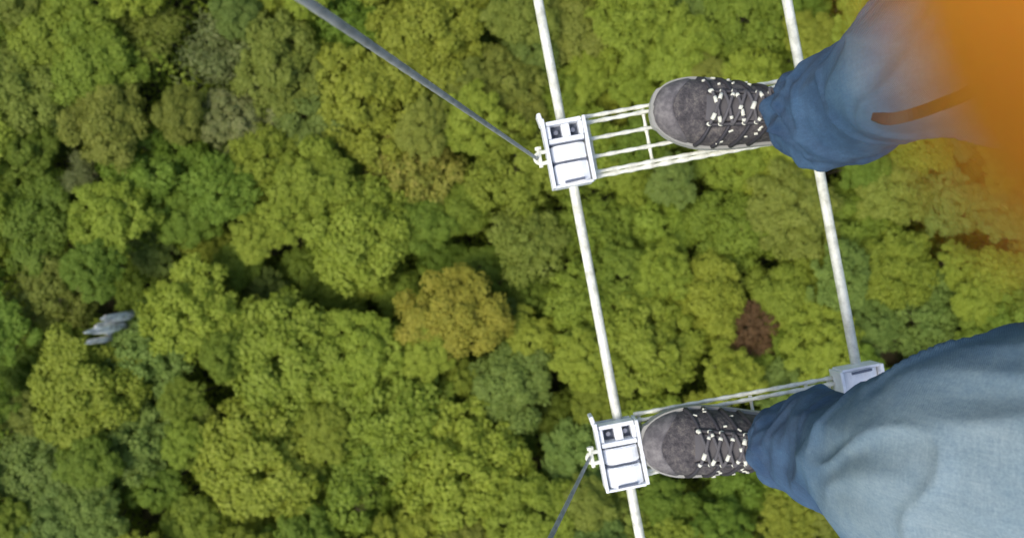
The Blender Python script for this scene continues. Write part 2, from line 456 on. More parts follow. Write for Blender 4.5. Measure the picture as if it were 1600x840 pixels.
def auto_label(px, py, r, tone):
    size = "small" if r < 44 else ("large" if r > 64 else "medium-sized")
    ls = sorted(LAND, key=lambda l: (l[1] - px) ** 2 + (l[2] - py) ** 2)
    def rel(l):
        dx, dy = px - l[1], py - l[2]; dist = math.hypot(dx, dy)
        h = "right" if dx > 0 else "left"; v = "below" if dy > 0 else "above"
        if abs(dx) > 2 * abs(dy): w = h + " of"
        elif abs(dy) > 2 * abs(dx): w = v
        else: w = v + " and " + h + " of"
        return ("just " if dist < 75 else "") + w + " " + l[0]
    b = f"{size} {TONEWORD[tone]} tree"
    cands = [f"{b} {rel(ls[0])}", f"{b} {rel(ls[1])}", f"{b} between {ls[0][0]} and {ls[1][0]}",
             f"{b} {rel(ls[2])}", f"{b} between {ls[0][0]} and {ls[2][0]}", f"{b} between {ls[1][0]} and {ls[2][0]}",
             f"{b} {rel(ls[3])}", f"{b} {rel(ls[4])}", f"{b} between {ls[0][0]} and {ls[3][0]}"]
    for c in cands:
        if c not in used and len(c.split()) <= 16:
            used.add(c); return c
    return cands[0]

GULLY = [(-80, 590), (0, 565), (110, 522), (225, 425), (330, 402), (430, 420), (520, 455), (640, 425), (790, 425), (870, 500), (885, 610), (800, 690)]
def gully_dist(px, py):
    best = 1e9
    for (ax, ay), (bx, by) in zip(GULLY, GULLY[1:]):
        t = max(0, min(1, ((px - ax) * (bx - ax) + (py - ay) * (by - ay)) / ((bx - ax) ** 2 + (by - ay) ** 2)))
        best = min(best, math.hypot(px - ax - t * (bx - ax), py - ay - t * (by - ay)))
    return best
tries = 0; count = 0
while tries < 9000:
    tries += 1
    px, py = rng.uniform(-70, 1670), rng.uniform(-70, 910)
    big = 62 if (300 < px < 900 and py > 520) else 50
    r = rng.uniform(32, big + 14)
    if math.hypot(px - 165, py - 512) < 12 + r * .95: continue
    if any(math.hypot(px - a, py - b) < .74 * (r + c) for a, b, c in placed): continue
    gd = gully_dist(px, py)
    if gd < 45 and r > 44: continue
    placed.append((px, py, r)); tone = tone_at(px, py, rng.uniform())
    if gd < 34: tone = 'deep' if tone != 'blue' else 'blue'
    kind = ['round', 'broad', 'loose'][int(rng.choice(3, p=[.3, .5, .2]))]
    root = tree(px, py, r, tone, kind, auto_label(px, py, r, tone), top=(CANOPY - rng.uniform(2.5, 5)) if gd < 34 else None)
    root["group"] = "forest trees far below the bridge"; count += 1
# small understory trees in what gaps are left
tries = 0
while tries < 5000 and count < 262:
    tries += 1
    px, py = rng.uniform(-40, 1640), rng.uniform(-40, 880); r = rng.uniform(20, 34)
    if math.hypot(px - 165, py - 512) < 30 + r * .8: continue
    if any(math.hypot(px - a, py - b) < .66 * (r + c) for a, b, c in placed): continue
    placed.append((px, py, r)); tone = tone_at(px, py, rng.uniform())
    root = tree(px, py, r, tone, 'loose', auto_label(px, py, r, tone), top=CANOPY - rng.uniform(1.5, 4))
    root["group"] = "forest trees far below the bridge"; count += 1
print("trees", count + len(NOTED))

# undergrowth: nobody could count it
def undergrowth():
    rs = np.random.default_rng(5); m = 190000
    x = rs.uniform(-52, 52, m); y = rs.uniform(-33, 33, m)
    f = np.array([mnoise.noise(Vector((a * .22, b * .22, 0))) for a, b in zip(x, y)])
    keep = (f > -.28); x, y, f = x[keep], y[keep], f[keep]
    g = np.array([gh(a, b) for a, b in zip(x, y)])
    bx, by = at_canopy(165, 512, 5); dr = np.hypot(x - bx, y - by)
    z = g + (rs.uniform(0, 1, len(x)) ** .6) * (2.3 + 5.0 * np.clip(f + .25, 0, 1)) 
    k2 = dr > 2.8; x, y, z = x[k2], y[k2], z[k2]
    c = np.stack([x, y, z], 1); nn = np.tile([0, 0, 1.0], (len(x), 1))
    V, F_, var = leaves(c, nn, rs.uniform(.13, .26, len(x)), rs, .6)
    o = mesh_obj("undergrowth", V, F_, TONES['mid'], smooth=False, attr=np.repeat(var, 4))
    tag(o, "mid green undergrowth filling the gaps between the trees", "undergrowth", kind="stuff")
undergrowth()

# the wood going on beyond the trees under the bridge, one mass
def far_wood():
    rs = np.random.default_rng(11); cell = 5.2; K = 90
    jx = rs.uniform(.15, .85, (2 * K, 2 * K)); jy = rs.uniform(.15, .85, (2 * K, 2 * K)); jh = rs.uniform(-1.2, 1.6, (2 * K, 2 * K)); jr = rs.uniform(2.9, 4.2, (2 * K, 2 * K))
    e = [26.0]
    while e[-1] < 430: e.append(e[-1] + .62 + max(0, e[-1] - 70) * .012)
    e = np.array(e); ax = np.concatenate([-e[::-1], np.linspace(-25.4, 25.4, 82), e])
    X, Y = np.meshgrid(ax, ax); cx = np.floor(X / cell).astype(int); cy = np.floor(Y / cell).astype(int)
    Z = np.full(X.shape, 3.0)
    for dx in (-1, 0, 1):
        for dy in (-1, 0, 1):
            i = np.clip(cx + dx + K, 0, 2 * K - 1); j = np.clip(cy + dy + K, 0, 2 * K - 1)
            d = np.hypot(X - (cx + dx + jx[i, j]) * cell, Y - (cy + dy + jy[i, j]) * cell) / jr[i, j]
            Z = np.maximum(Z, 5.2 + jh[i, j] + 3.6 * np.sqrt(np.clip(1 - d * d, 0, 1)) - 2.5 * (d > 1))
    Z += rs.normal(0, .28, Z.shape); n = len(ax)
    inside = (np.abs(X) < 45.5) & (np.abs(Y) < 25.5)
    V = np.stack([X + rs.normal(0, .1, X.shape), Y + rs.normal(0, .1, X.shape), Z], -1).reshape(-1, 3); ins = inside.reshape(-1)
    F_ = [(a, a + 1, a + n + 1, a + n) for j in range(n - 1) for a in range(j * n, j * n + n - 1) if not (ins[a] or ins[a + n + 1])]
    shade = rs.uniform(.2, .8, (2 * K, 2 * K))[np.clip(cx + K, 0, 2 * K - 1), np.clip(cy + K, 0, 2 * K - 1)] * .6 + rs.uniform(0, .4, X.shape)
    o = mesh_obj("far_wood", V, F_, TONES["deep"], smooth=False, attr=shade.reshape(-1))
    tag(o, "unbroken green forest canopy going on beyond the nearer trees", "forest", kind="stuff")
far_wood()

# pale rock seen through a gap
def rock_outcrop():
    x, y = at_canopy(168, 511, 10); g = gh(x, y); root = empty("rock_outcrop", (x, y, g), .3)
    tag(root, "pale grey rock showing through a gap in the trees at the left", "rock")
    for k, (ox, oy, s, h) in enumerate([(0, 0, .62, 10.4), (.95, .5, .42, 10.0), (-.9, -.7, .3, 9.8)]):
        bm = bmesh.new(); bmesh.ops.create_icosphere(bm, subdivisions=4, radius=1)
        for v in bm.verts:
            n1 = mnoise.noise(v.co * 1.6 + Vector((k * 9, 0, 0))) * .5 + mnoise.cell(v.co * 2.4) * .18 + mnoise.noise(v.co * 7) * .15
            v.co = Vector((v.co.x * s * (1 + n1) * 1.25, v.co.y * s * (1 + n1) * .8, h * .5 + v.co.z * h * .55 * (1 + n1 * .4))) + Vector((ox, oy, 0))
        bm_obj("boulder", bm, M['rock'], root, smooth=False)
rock_outcrop()

# ------------------------------------------------------------------ the cable bridge
ANG = math.atan(.19)
LX = Vector((math.cos(ANG), math.sin(ANG), 0)); LY = Vector((-math.sin(ANG), math.cos(ANG), 0))
O_A = P(887, 240, 1.275); O_A.z = DECK
PITCH = 472 / F * 1.275; SPAN = .422
CAB_Z = -.002

def cable(name, ox, z, rad, label, mt, cat, group=None, half=5.0, lay=7):
    root_p = O_A + LX * ox + Vector((0, 0, z))
    bm = bmesh.new(); n = 260
    tube(bm, [(0, -half + 2 * half * i / n, 0) for i in range(n + 1)], rad, 24, True, 190, lay)
    o = bm_obj(name, bm, mt, smooth=True); o.location = root_p; o.rotation_euler = (0, 0, ANG)
    return tag(o, label, cat, group)
cable("bridge_cable", 0, CAB_Z, .0078, "white steel cable running through the two left clamps, in front of the toes", M['cable'], "cable", "white cables carrying the rungs")
cable("bridge_cable", SPAN, CAB_Z, .0078, "white steel cable on the right, passing under the jeans", M['cable'], "cable", "white cables carrying the rungs")

def build_clamp(side):
    """side -1: the left clamp with its shackle to the left"""
    bm = bmesh.new()
    # two long cheek plates
    box(bm, (-.0345, .002, .013), (.0055, .118, .046), .0015)
    box(bm, (.0345, 0, .013), (.0055, .110, .046), .0015)
    # base plate below the cable, closed ends
    box(bm, (0, 0, -.012), (.060, .108, .004), .001)
    # ears at the top end
    box(bm, (-.037, .062, .012), (.007, .022, .034), .002, Matrix.Rotation(R(10), 3, 'Z'))
    return bm
def clamp_blocks(root):
    # slotted frame block at the top end
    bm = bmesh.new()
    for c, s in (((0, .0515, .019), (.060, .007, .026)), ((0, .021, .019), (.060, .008, .026)),
                 ((-.0275, .0365, .018), (.007, .022, .024)), ((.0275, .0365, .018), (.007, .022, .024)), ((.002, .0365, .018), (.014, .022, .020))):
        box(bm, c, s, .0015)
    bm_obj("slotted_block", bm, M['white'], root)
    bm = bmesh.new(); box(bm, (0, .0365, .003), (.05, .026, .004)); bm_obj("recess_shade", bm, M['slot_shade'], root)  # dark floor painted as the shade in the slots
    bm = bmesh.new()
    for sx in (-1, 1):
        bmesh.ops.create_cone(bm, cap_ends=True, segments=6, radius1=.0042, radius2=.0042, depth=.012, matrix=Matrix.Translation((sx * .0145, .0365, .011)))
    bm_obj("bolt", bm, M['bolt'], root)
    # saddle block, curved over the cable
    for y0, l, hz in ((-.0005, .027, .031), (-.036, .034, .034)):
        bm = bmesh.new(); seg = 10; pr = []
        for i in range(seg + 1):
            t = i / seg; x = -.0295 + .059 * t
            pr.append((x, hz - .010 * abs(2 * t - 1) ** 2.4 + .0015 * math.sin(t * 9)))
        vt = [[bm.verts.new((x, y, z)) for x, z in pr] + [bm.verts.new((.0295, y, .004)), bm.verts.new((-.0295, y, .004))] for y in (y0 - l / 2, y0 + l / 2)]
        m = len(vt[0])
        for i in range(m): bm.faces.new((vt[0][i], vt[0][(i + 1) % m], vt[1][(i + 1) % m], vt[1][i]))
        bm.faces.new(vt[0][::-1]); bm.faces.new(vt[1])
        bmesh.ops.recalc_face_normals(bm, faces=bm.faces)
        bmesh.ops.bevel(bm, geom=[e for e in bm.edges if e.calc_face_angle(0) > .8], offset=.0018, segments=2, affect='EDGES')
        bm_obj("saddle_block", bm, M['white'], root)
    bm = bmesh.new()
    for y in (.0165, -.0165, ): box(bm, (0, y, .014), (.058, .0035, .018))
    bm_obj("gap_shade", bm, M['slot_shade'], root)  # dark strips standing for the shade between the blocks
    # closing strap over the lower end with its slot
    bm = bmesh.new(); box(bm, (0, -.0555, .013), (.064, .0045, .040), .0015); bm_obj("end_plate", bm, M['white'], root)
    bm = bmesh.new(); tube(bm, [(-.016, -.0505, .036), (.018, -.0495, .036)], .0022, 6); bm_obj("recess_shade", bm, M['slot_shade'], root)
    # shackle
    sh = bmesh.new(); ax = -.037
    pts = [(ax + .004, .009, .012)] + [(ax - .009 - .011 * math.sin(a), .0095 * math.cos(a), .012) for a in np.linspace(0, math.pi, 9)] + [(ax + .004, -.009, .012)]
    tube(sh, pts, .0034, 8)
    tube(sh, [(ax - .012, .016, .012), (ax - .012, -.016, .012)], .0034, 8)
    bmesh.ops.create_cone(sh, cap_ends=True, segments=6, radius1=.0062, radius2=.0062, depth=.005, matrix=Matrix.Translation((ax - .012, .0165, .012)) @ Matrix.Rotation(R(90), 4, 'X'))
    bm_obj("shackle", sh, M['rod'], root, smooth=False)

def make_clamp():
    root = empty("cable_clamp"); bm_obj("cheek_plates", build_clamp(-1), M['white'], root); clamp_blocks(root)
    return root

def twisted_rod(bm, a, b, r):
    n = max(8, int((Vector(b) - Vector(a)).length / .006))
    a, b = Vector(a), Vector(b)
    tube(bm, [a + (b - a) * (i / n) for i in range(n + 1)], [r * (1 + .16 * math.sin(i * 1.25)) for i in range(n + 1)], 8)

def make_rung():
    """open grating step between the clamps; local x across, y along the bridge"""
    root = empty("rung")
    ys = (.046, .0175, -.0135, -.040)
    x0, x1 = .036, SPAN - .036
    for k, y in enumerate(ys):
        bm = bmesh.new(); twisted_rod(bm, (x0, y, 0), (x1, y, 0), .0034 if k else .0036)
        bm_obj("rod", bm, M['rod'], root, smooth=True)
    bm = bmesh.new(); twisted_rod(bm, (x0, -.047, -.004), (x1, -.047, -.004), .0042); bm_obj("rod", bm, M['rod'], root, smooth=True)
    bm = bmesh.new(); twisted_rod(bm, (x0, .057, -.004), (x1, .055, -.004), .0036); bm_obj("rod", bm, M['rod'], root, smooth=True)
    for x in (.044, .142, .240, .338, .378):
        bm = bmesh.new(); twisted_rod(bm, (x, -.050, -.0062), (x, .052, -.0068), .0032); bm_obj("crossbar", bm, M['rod'], root, smooth=True)
    return root

def copy_tree(o, parent=None):
    c = o.copy(); COL.objects.link(c); c.parent = parent
    for ch in list(o.children): copy_tree(ch, c)
    return c

proto_c, proto_r = make_clamp(), make_rung()
RUNGS = [(1, None), (0, "upper"), (-1, "lower"), (-2, None)]
first = True
for k, nm in RUNGS:
    if nm is None: continue
    base = O_A + LY * (k * PITCH)
    if nm == "lower": base = P(968, 705, 1.275); base.z = DECK
    r = proto_r if first else copy_tree(proto_r)
    r.location = base + Vector((0, 0, .004)); r.rotation_euler = (0, 0, ANG)
    tag(r, {"upper": "open rod grating step whose bare end shows before the upper shoe's toe", "lower": "rod grating step almost covered by the lower shoe"}[nm], "ladder rung", "rungs of the cable bridge")
    for side in (-1, 1):
        c = proto_c if (first and side == -1) else copy_tree(proto_c)
        c.location = base + (LX * SPAN + (LY * .014 if nm == 'lower' else Vector()) if side == 1 else Vector())
        c.rotation_euler = (0, 0, ANG)
        if side == 1: c.rotation_euler = (0, 0, ANG + math.pi)
        lab = {("upper", -1): "white clamp with shackle on the left cable, before the upper shoe",
               ("upper", 1): "white clamp mostly hidden under the upper jeans leg",
               ("lower", -1): "white clamp with shackle on the left cable, touching the lower shoe's toe",
               ("lower", 1): "white clamp on the right cable beside the pale denim knee"}[(nm, side)]
        tag(c, lab, "cable clamp", "clamps joining rungs and cables")
    first = False

# hanger wires up to the hand cables
HH = 1.12
def hanger(base, side, label):
    p0 = base + LX * (0 if side < 0 else SPAN) + LX * side * .054 + Vector((0, 0, .014))
    dx = side * .26
    p1 = Vector((p0.x + dx, p0.y - .012, DECK + HH))
    bm = bmesh.new(); n = 120
    tube(bm, [(p1 - p0) * (i / n) for i in range(n + 1)], [.0026 + .0013 * i / n for i in range(n + 1)], 14, True, 260, 6)
    o = bm_obj("hanger_wire", bm, M['wire'], smooth=True); o.location = p0
    tag(o, label, "wire", "hanger wires from clamp to hand cable"); return p1
bA = O_A; bB = P(968, 705, 1.275); bB.z = DECK
t1 = hanger(bA, -1, "grey steel hanger wire rising from the upper clamp to the top left")
t2 = hanger(bB, -1, "grey steel hanger wire at the bottom edge, rising from the lower clamp")
# hand cable through the hanger tops (outside the picture, above it)
bm = bmesh.new(); dr = (t1 - t2).normalized()
tube(bm, [t1 + dr * s for s in np.linspace(-4.5, 4, 80)], .008, 14)
tag(bm_obj("hand_cable", bm, M['wire'], smooth=True), "grey steel hand cable along the bridge, carrying the hanger wires", "cable")

# ------------------------------------------------------------------ the person
person = empty("person", (.44, 0, DECK))
tag(person, "person in faded blue jeans and dark trainers astride two rungs, seen from above", "person")
def to_local(o):
    o.parent = person; o.matrix_parent_inverse = Matrix.Translation(person.location).inverted(); return o

HIP = {0: Vector((.66, .095, DECK + .87)), 1: Vector((.64, -.105, DECK + .87))}
LEG = {  # centre, radius (x fore-aft, y sideways)
    0: [(P(1262, 178, 1.185), .064), (P(1275, 176, 1.12), .071), (P(1318, 164, 1.03), .079), (P(1370, 140, .92), .075), (P(1440, 98, .79), .083), (P(1660, 74, .65), .093)],
    1: [(P(1232, 696, 1.185), .060), (P(1248, 697, 1.12), .068), (P(1285, 698, 1.03), .074), (P(1340, 716, .92), .080), (P(1430, 737, .775), .098), (P(1640, 716, .65), .116)],
}
def jeans():
    bm = bmesh.new()
    for k in (0, 1):
        pts = [(*c, r) for c, r in LEG[k]] + [(*HIP[k], .115), (HIP[k].x + .03, HIP[k].y * .8, HIP[k].z + .08, .115)]
        sp = spline(pts, 10)
        tube(bm, [Vector(p[:3]) for p in sp], [p[3] for p in sp], 40)
    b2 = bmesh.new(); bmesh.ops.create_uvsphere(b2, u_segments=32, v_segments=20, radius=1)
    for v in b2.verts: v.co = Vector((.67 + v.co.x * .125, v.co.y * .185 - .004, DECK + .95 + v.co.z * .14))
    t = bpy.data.meshes.new("t"); b2.to_mesh(t); b2.free(); bm.from_mesh(t)
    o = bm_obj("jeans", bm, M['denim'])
    m = o.modifiers.new("r", 'REMESH'); m.mode = 'VOXEL'; m.voxel_size = .0055
    m = o.modifiers.new("s", 'SMOOTH'); m.factor = .5; m.iterations = 6
    me = evaluated(o)
    n = len(me.vertices); co = np.zeros(n * 3); me.vertices.foreach_get("co", co); co = co.reshape(-1, 3)
    no = np.array([v.normal[:] for v in me.vertices])
    wash_skylight = np.zeros(n); new = co.copy()
    for i in range(n):
        x, y, z = co[i]; h = z - DECK; k = 0 if y > 0 else 1
        kn = LEG[k][4][0]
        # folds stacked above the shoe and drag lines towards the knee
        an = math.atan2(y - (LEG[k][1][0].y), x - LEG[k][1][0].x)
        w1 = max(0, 1 - abs(h - .20) / .15)
        f = mnoise.noise(Vector((math.cos(an) * .9, math.sin(an) * .9, h * 26 + 1.2 * math.sin(an * 2 + k) + k * 20)))
        f += .5 * mnoise.noise(Vector((math.cos(an) * 2, math.sin(an) * 2, h * 50 + k * 9)))
        q = (co[i] - np.array([0, 0, DECK]))
        g = mnoise.noise(Vector((q[0] * 9, q[1] * 26, q[2] * 9 + k * 5)))
        rd = 1 - 2.2 * abs(mnoise.noise(Vector((math.cos(an) * .8 + 4, math.sin(an) * .8 + h * 4, h * 19 + math.sin(an) * 1.5 + k * 13))))
        rk = max(0, 1 - 5 * abs(mnoise.noise(Vector((q[0] * 5 + q[1] * 4, q[1] * 9 - q[0] * 6, q[2] * 8 + k * 7))))) ** 2 * (1 if h > .25 else h * 4)
        g2 = abs(mnoise.noise(Vector((q[0] * 7 + q[1] * 14, q[1] * 12 - q[2] * 8, q[2] * 6 + 3))))
        new[i] = co[i] + no[i] * (w1 * f * .010 + w1 * rd * .013 + rk * .006 + (g * .006 - g2 * .012) * (1 if h > .12 else .5))
        front = max(0, -no[i][0] * .5 + no[i][2] * .75 + .3)  # skyward faces paler: painted sky light on top of the knee fade
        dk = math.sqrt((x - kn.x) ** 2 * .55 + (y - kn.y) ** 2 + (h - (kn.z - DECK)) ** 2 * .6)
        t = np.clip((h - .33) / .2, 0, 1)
        wash_skylight[i] = .12 + .66 * (t * t * (3 - 2 * t)) * min(1, front) * (1.0 if k == 1 else .6) + .12 * f * w1
    me.vertices.foreach_set("co", new.reshape(-1)); me.update()
    a = me.attributes.new("wash_skylight", 'FLOAT', 'POINT'); a.data.foreach_set("value", wash_skylight.astype(np.float32))
    me.polygons.foreach_set("use_smooth", [True] * len(me.polygons))
    to_local(o)
    from mathutils.bvhtree import BVHTree
    bvh = BVHTree.FromPolygons([v.co for v in me.vertices], [list(p.vertices) for p in me.polygons])
    for k in (0, 1):
        sm = bmesh.new(); row = []
        for p in spline([tuple(c) for c, r in LEG[k]], 14):
            d = Vector((-.45, -.9 if k == 0 else .9, .15)).normalized()
            hit = bvh.ray_cast(Vector(p) + d * .25, -d)
            if hit[0] is not None: row.append(hit[0] + d * .0006)
        tube(sm, row, .0024, 6)
        q = bm_obj("inseam", sm, M['seam'], smooth=True); q.parent = o; q.matrix_parent_inverse = Matrix.Translation(person.location).inverted()
    for k in (0, 1):                 # turned hem at the ankle
        (c, r), (c2, _) = LEG[k][0], LEG[k][1]
        ax = (c2 - c).normalized(); a_ = ax.orthogonal().normalized(); b_ = ax.cross(a_); hb = bmesh.new()
        def ring(off, rr): return [c + ax * off + (a_ * math.cos(t) + b_ * math.sin(t)) * rr * (1 + .05 * math.sin(t * 3 + k)) + Vector((0, 0, .004 * math.sin(2 * t + k))) for t in np.linspace(0, 2 * math.pi, 49)[:-1]]
        rs_ = [ring(-.014, r + .004), ring(-.016, r + .007), ring(-.012, r + .0095), ring(.004, r + .0105), ring(.011, r + .0095), ring(.014, r + .002)]
        vv = [[hb.verts.new(p) for p in q] for q in rs_]
        for i in range(len(vv) - 1):
            for j in range(48): hb.faces.new((vv[i][j], vv[i][(j + 1) % 48], vv[i + 1][(j + 1) % 48], vv[i + 1][j]))
        hm = bm_obj("hem", hb, M['hem'], smooth=True)
        hm.parent = o; hm.matrix_parent_inverse = Matrix.Translation(person.location).inverted()
    return o
jeans()

# trainers -----------------------------------------------------------
def shoe(toe, heel_dir, flip, label):
    """toe tip on the rung; heel_dir = direction from toe to heel in the deck plane"""
    L = .292
    ts = [0, .02, .06, .12, .2, .3, .4, .5, .6, .7, .8, .9, .96, 1]
    hw = [.006, .024, .037, .0465, .053, .0555, .054, .050, .045, .042, .0405, .038, .031, .016]
    ht = [.030, .040, .049, .054, .059, .066, .076, .088, .100, .108, .108, .106, .100, .088]
    cy = [.004, .004, .004, .003, .002, 0, 0, -.001, -.001, 0, 0, 0, 0, 0]
    sp = spline([(t, a, b, c) for t, a, b, c in zip(ts, hw, ht, cy)], 4)
    root = empty("shoe", toe); root.rotation_euler = (0, 0, math.atan2(heel_dir.y, heel_dir.x))
    tag(root, label)
    zb = .016
    def section(p, n, grow=0.0, flat=2.3):
        t, w, h, c = p; out = []
        for i in range(n + 1):
            a = math.pi * i / n
            cx = math.copysign(abs(math.cos(a)) ** (2 / 2.2), math.cos(a)); sz = abs(math.sin(a)) ** (2 / flat)
            out.append((t * L, flip * c + cx * (w + grow), zb + sz * (h - zb + grow)))
        return out
    secs = [section(p, 28) for p in sp]
    V = [v for s in secs for v in s]; n = 29
    Fc = [(i * n + j, i * n + j + 1, (i + 1) * n + j + 1, (i + 1) * n + j) for i in range(len(secs) - 1) for j in range(n - 1)]
    Vn = []
    for v in V:                       # creases of the vamp
        x, y, z = v; f = .0016 * mnoise.noise(Vector((x * 90, y * 25, z * 40))) + .0012 * math.sin(x * 260) * (1 if .07 < x < .13 else 0) * max(0, z - .04) / .03
        Vn.append((x, y, z + f))
    up = mesh_obj("upper", Vn, Fc, M['upper'], root)
    # rubber toe cap over the front
    # overlays: side stripes from sole to eyelets
    ov = bmesh.new()
    def sp_at(t):
        for a, b in zip(sp, sp[1:]):
            if a[0] <= t <= b[0]:
                u = (t - a[0]) / (b[0] - a[0] + 1e-9); return a + (b - a) * u
        return sp[-1]
    def on(t, a, off=.0):
        """surface point at length t, angle a (0 one side .. pi other)"""
        q = sp_at(t); tt, w, h, c = q
        cx = math.copysign(abs(math.cos(a)) ** (2 / 2.2), math.cos(a)); sz = abs(math.sin(a)) ** (2 / 2.3)
        return Vector((tt * L, flip * c + cx * (w + off), zb + sz * (h - zb + off)))
    fr = []
    for u in np.linspace(0, 1, 14):
        row = []
        for a in np.linspace(0, math.pi, 29):
            lim = .095 + .115 * math.cos(a) ** 2
            row.append(on(max(0.0, u * lim), a, .0022 if u < .97 else .0002))
        fr.append(row)
    V = [v for q in fr for v in q]; Fc = [(i * n + j, i * n + j + 1, (i + 1) * n + j + 1, (i + 1) * n + j) for i in range(len(fr) - 1) for j in range(n - 1)]
    mesh_obj("toe_cap", V, Fc, M['toe'], root)
    for s in (0, 1):
        for t0 in (.30, .40, .50, .60):
            pts = [on(t0 - .05 * (1 - u) , (math.pi - a) if s else a, .001) for u, a in zip(np.linspace(0, 1, 9), np.linspace(.12, 1.12, 9))]
            tube(ov, pts, [.0045 - .0015 * u for u in np.linspace(0, 1, 9)], 6)
        pts = [on(t, (math.pi - 1.12) if s else 1.12, .0015) for t in np.linspace(.27, .66, 16)]
        tube(ov, pts, .004, 6)
    bm_obj("overlay", ov, M['overlay'], root, smooth=True)
    # tongue
    tg = bmesh.new()
    pts = [on(t, math.pi / 2, .002 + .006 * max(0, (t - .5))) for t in np.linspace(.27, .70, 16)]
    fr_ = [[tg.verts.new(p + Vector((0, w * .021, -abs(w) ** 2 * .004))) for w in np.linspace(-1, 1, 9)] for p in pts]
    for i in range(len(fr_) - 1):
        for j in range(8): tg.faces.new((fr_[i][j], fr_[i + 1][j], fr_[i + 1][j + 1], fr_[i][j + 1]))
    bm_obj("tongue", tg, M['lacedark'], root, smooth=True)
    # laces: crossings of speckled cord
    rr = random.Random(3 if flip > 0 else 8)
    lb = bmesh.new()
    rows = np.linspace(.29, .645, 7)
    for i, t in enumerate(rows):
        for s in (0, 1):
            a0 = (math.pi - 1.14) if s else 1.14
            e = on(t, a0, .0045)
            b2 = bmesh.new(); bmesh.ops.create_uvsphere(b2, u_segments=8, v_segments=6, radius=.0036)
            for v in b2.verts: v.co = Vector((v.co.x * 1.3, v.co.y, v.co.z * .7)) + e
            bm_obj("eyelet", b2, M['lace'] if rr.random() < .8 else M['lacedark'], root, smooth=True)
        if i < len(rows) - 1:
            t2 = rows[i + 1]
            for s in (0, 1):
                ld = bmesh.new()
                aa = np.linspace(1.14, math.pi - 1.14, 13); aa = aa[::-1] if s else aa
                pts = [on(t + (t2 - t) * u, a, .0065 + .004 * math.sin(u * math.pi) + (.001 if s else 0)) for u, a in zip(np.linspace(0, 1, 13), aa)]
                tube(ld, pts, .0028, 6)
                # pale flecks woven in the cord
                for q in range(3):
                    if rr.random() < .5:
                        j = rr.randint(0, 10); w_ = rr.uniform(.0030, .0038); nf = len(ld.faces)
                        tube(ld, pts[j:j + rr.choice((2, 2, 3))], w_, 6); ld.faces.ensure_lookup_table()
                        for f in ld.faces[nf:]: f.material_index = 1
                bm_obj("lace", ld, M['lacedark'], root, smooth=True).data.materials.append(M['lace'])
    for q in range(16):            # frayed pale stitches on the vamp and quarters
        t = rr.uniform(.24, .72); a = rr.uniform(.25, 1.0); a = math.pi - a if rr.random() < .5 else a
        p1_ = on(t, a, .003); p2_ = on(t + rr.uniform(.01, .022), a + rr.uniform(-.08, .08), .003); lc = bmesh.new(); tube(lc, [p1_, p2_], rr.uniform(.0012, .0022), 5); bm_obj("stitch", lc, M['lace'], root)
    # bow
    top = on(.60, math.pi / 2, .010)
    for sgn in (-1, 1):
        lp = [top + Vector((-.030 * math.sin(u * math.pi) * .4, sgn * .034 * math.sin(u * math.pi * .5 + .0) * (1 if u < .6 else 1.5 - u), .005 * math.sin(u * math.pi))) for u in np.linspace(0, 1, 9)]
        tube(lb, lp, .0026, 6)
    bm_obj("lace_bow", lb, M['lacedark'], root, smooth=True)
    # sole: pale side band over a dark tread
    def sole(name, grow, z0, z1, mt):
        bm = bmesh.new(); N_ = 64; prof = []
        for p in sp: prof.append((p[0] * L, flip * p[3] + p[1] + grow))
        for p in sp[::-1]: prof.append((p[0] * L, flip * p[3] - p[1] - grow))
        prof = [(x + (-grow if x < .01 else (grow if x > L - .01 else 0)), y) for x, y in prof]
        a = [bm.verts.new((x, y, z0)) for x, y in prof]; b = [bm.verts.new((x, y, z1)) for x, y in prof]; m = len(a)
        for i in range(m): bm.faces.new((a[i], a[(i + 1) % m], b[(i + 1) % m], b[i]))
        bm.faces.new(a[::-1]); bm.faces.new(b)
        bmesh.ops.bevel(bm, geom=[e for e in bm.edges if abs((e.verts[0].co - e.verts[1].co).z) < 1e-5 and e.verts[0].co.z > z1 - 1e-4 and len(e.link_faces) == 2 and e.calc_face_angle(0) > .8], offset=.002, segments=2, affect='EDGES')
        bm_obj(name, bm, mt, root, smooth=False)
    sole("midsole", .0045, .006, .024, M['foxing']); sole("outsole", .003, 0, .006, M['outsole'])
    root.parent = person; root.matrix_parent_inverse = Matrix.Translation(person.location).inverted()
    return root
def shoe_pos(px, py):
    p = P(px, py, 1.245); p.z = DECK + .0085; return p
shoe(shoe_pos(1021, 172), Vector((1, -.05, 0)), 1, None)
shoe(shoe_pos(1004, 692), Vector((1, .02, 0)), -1, None)

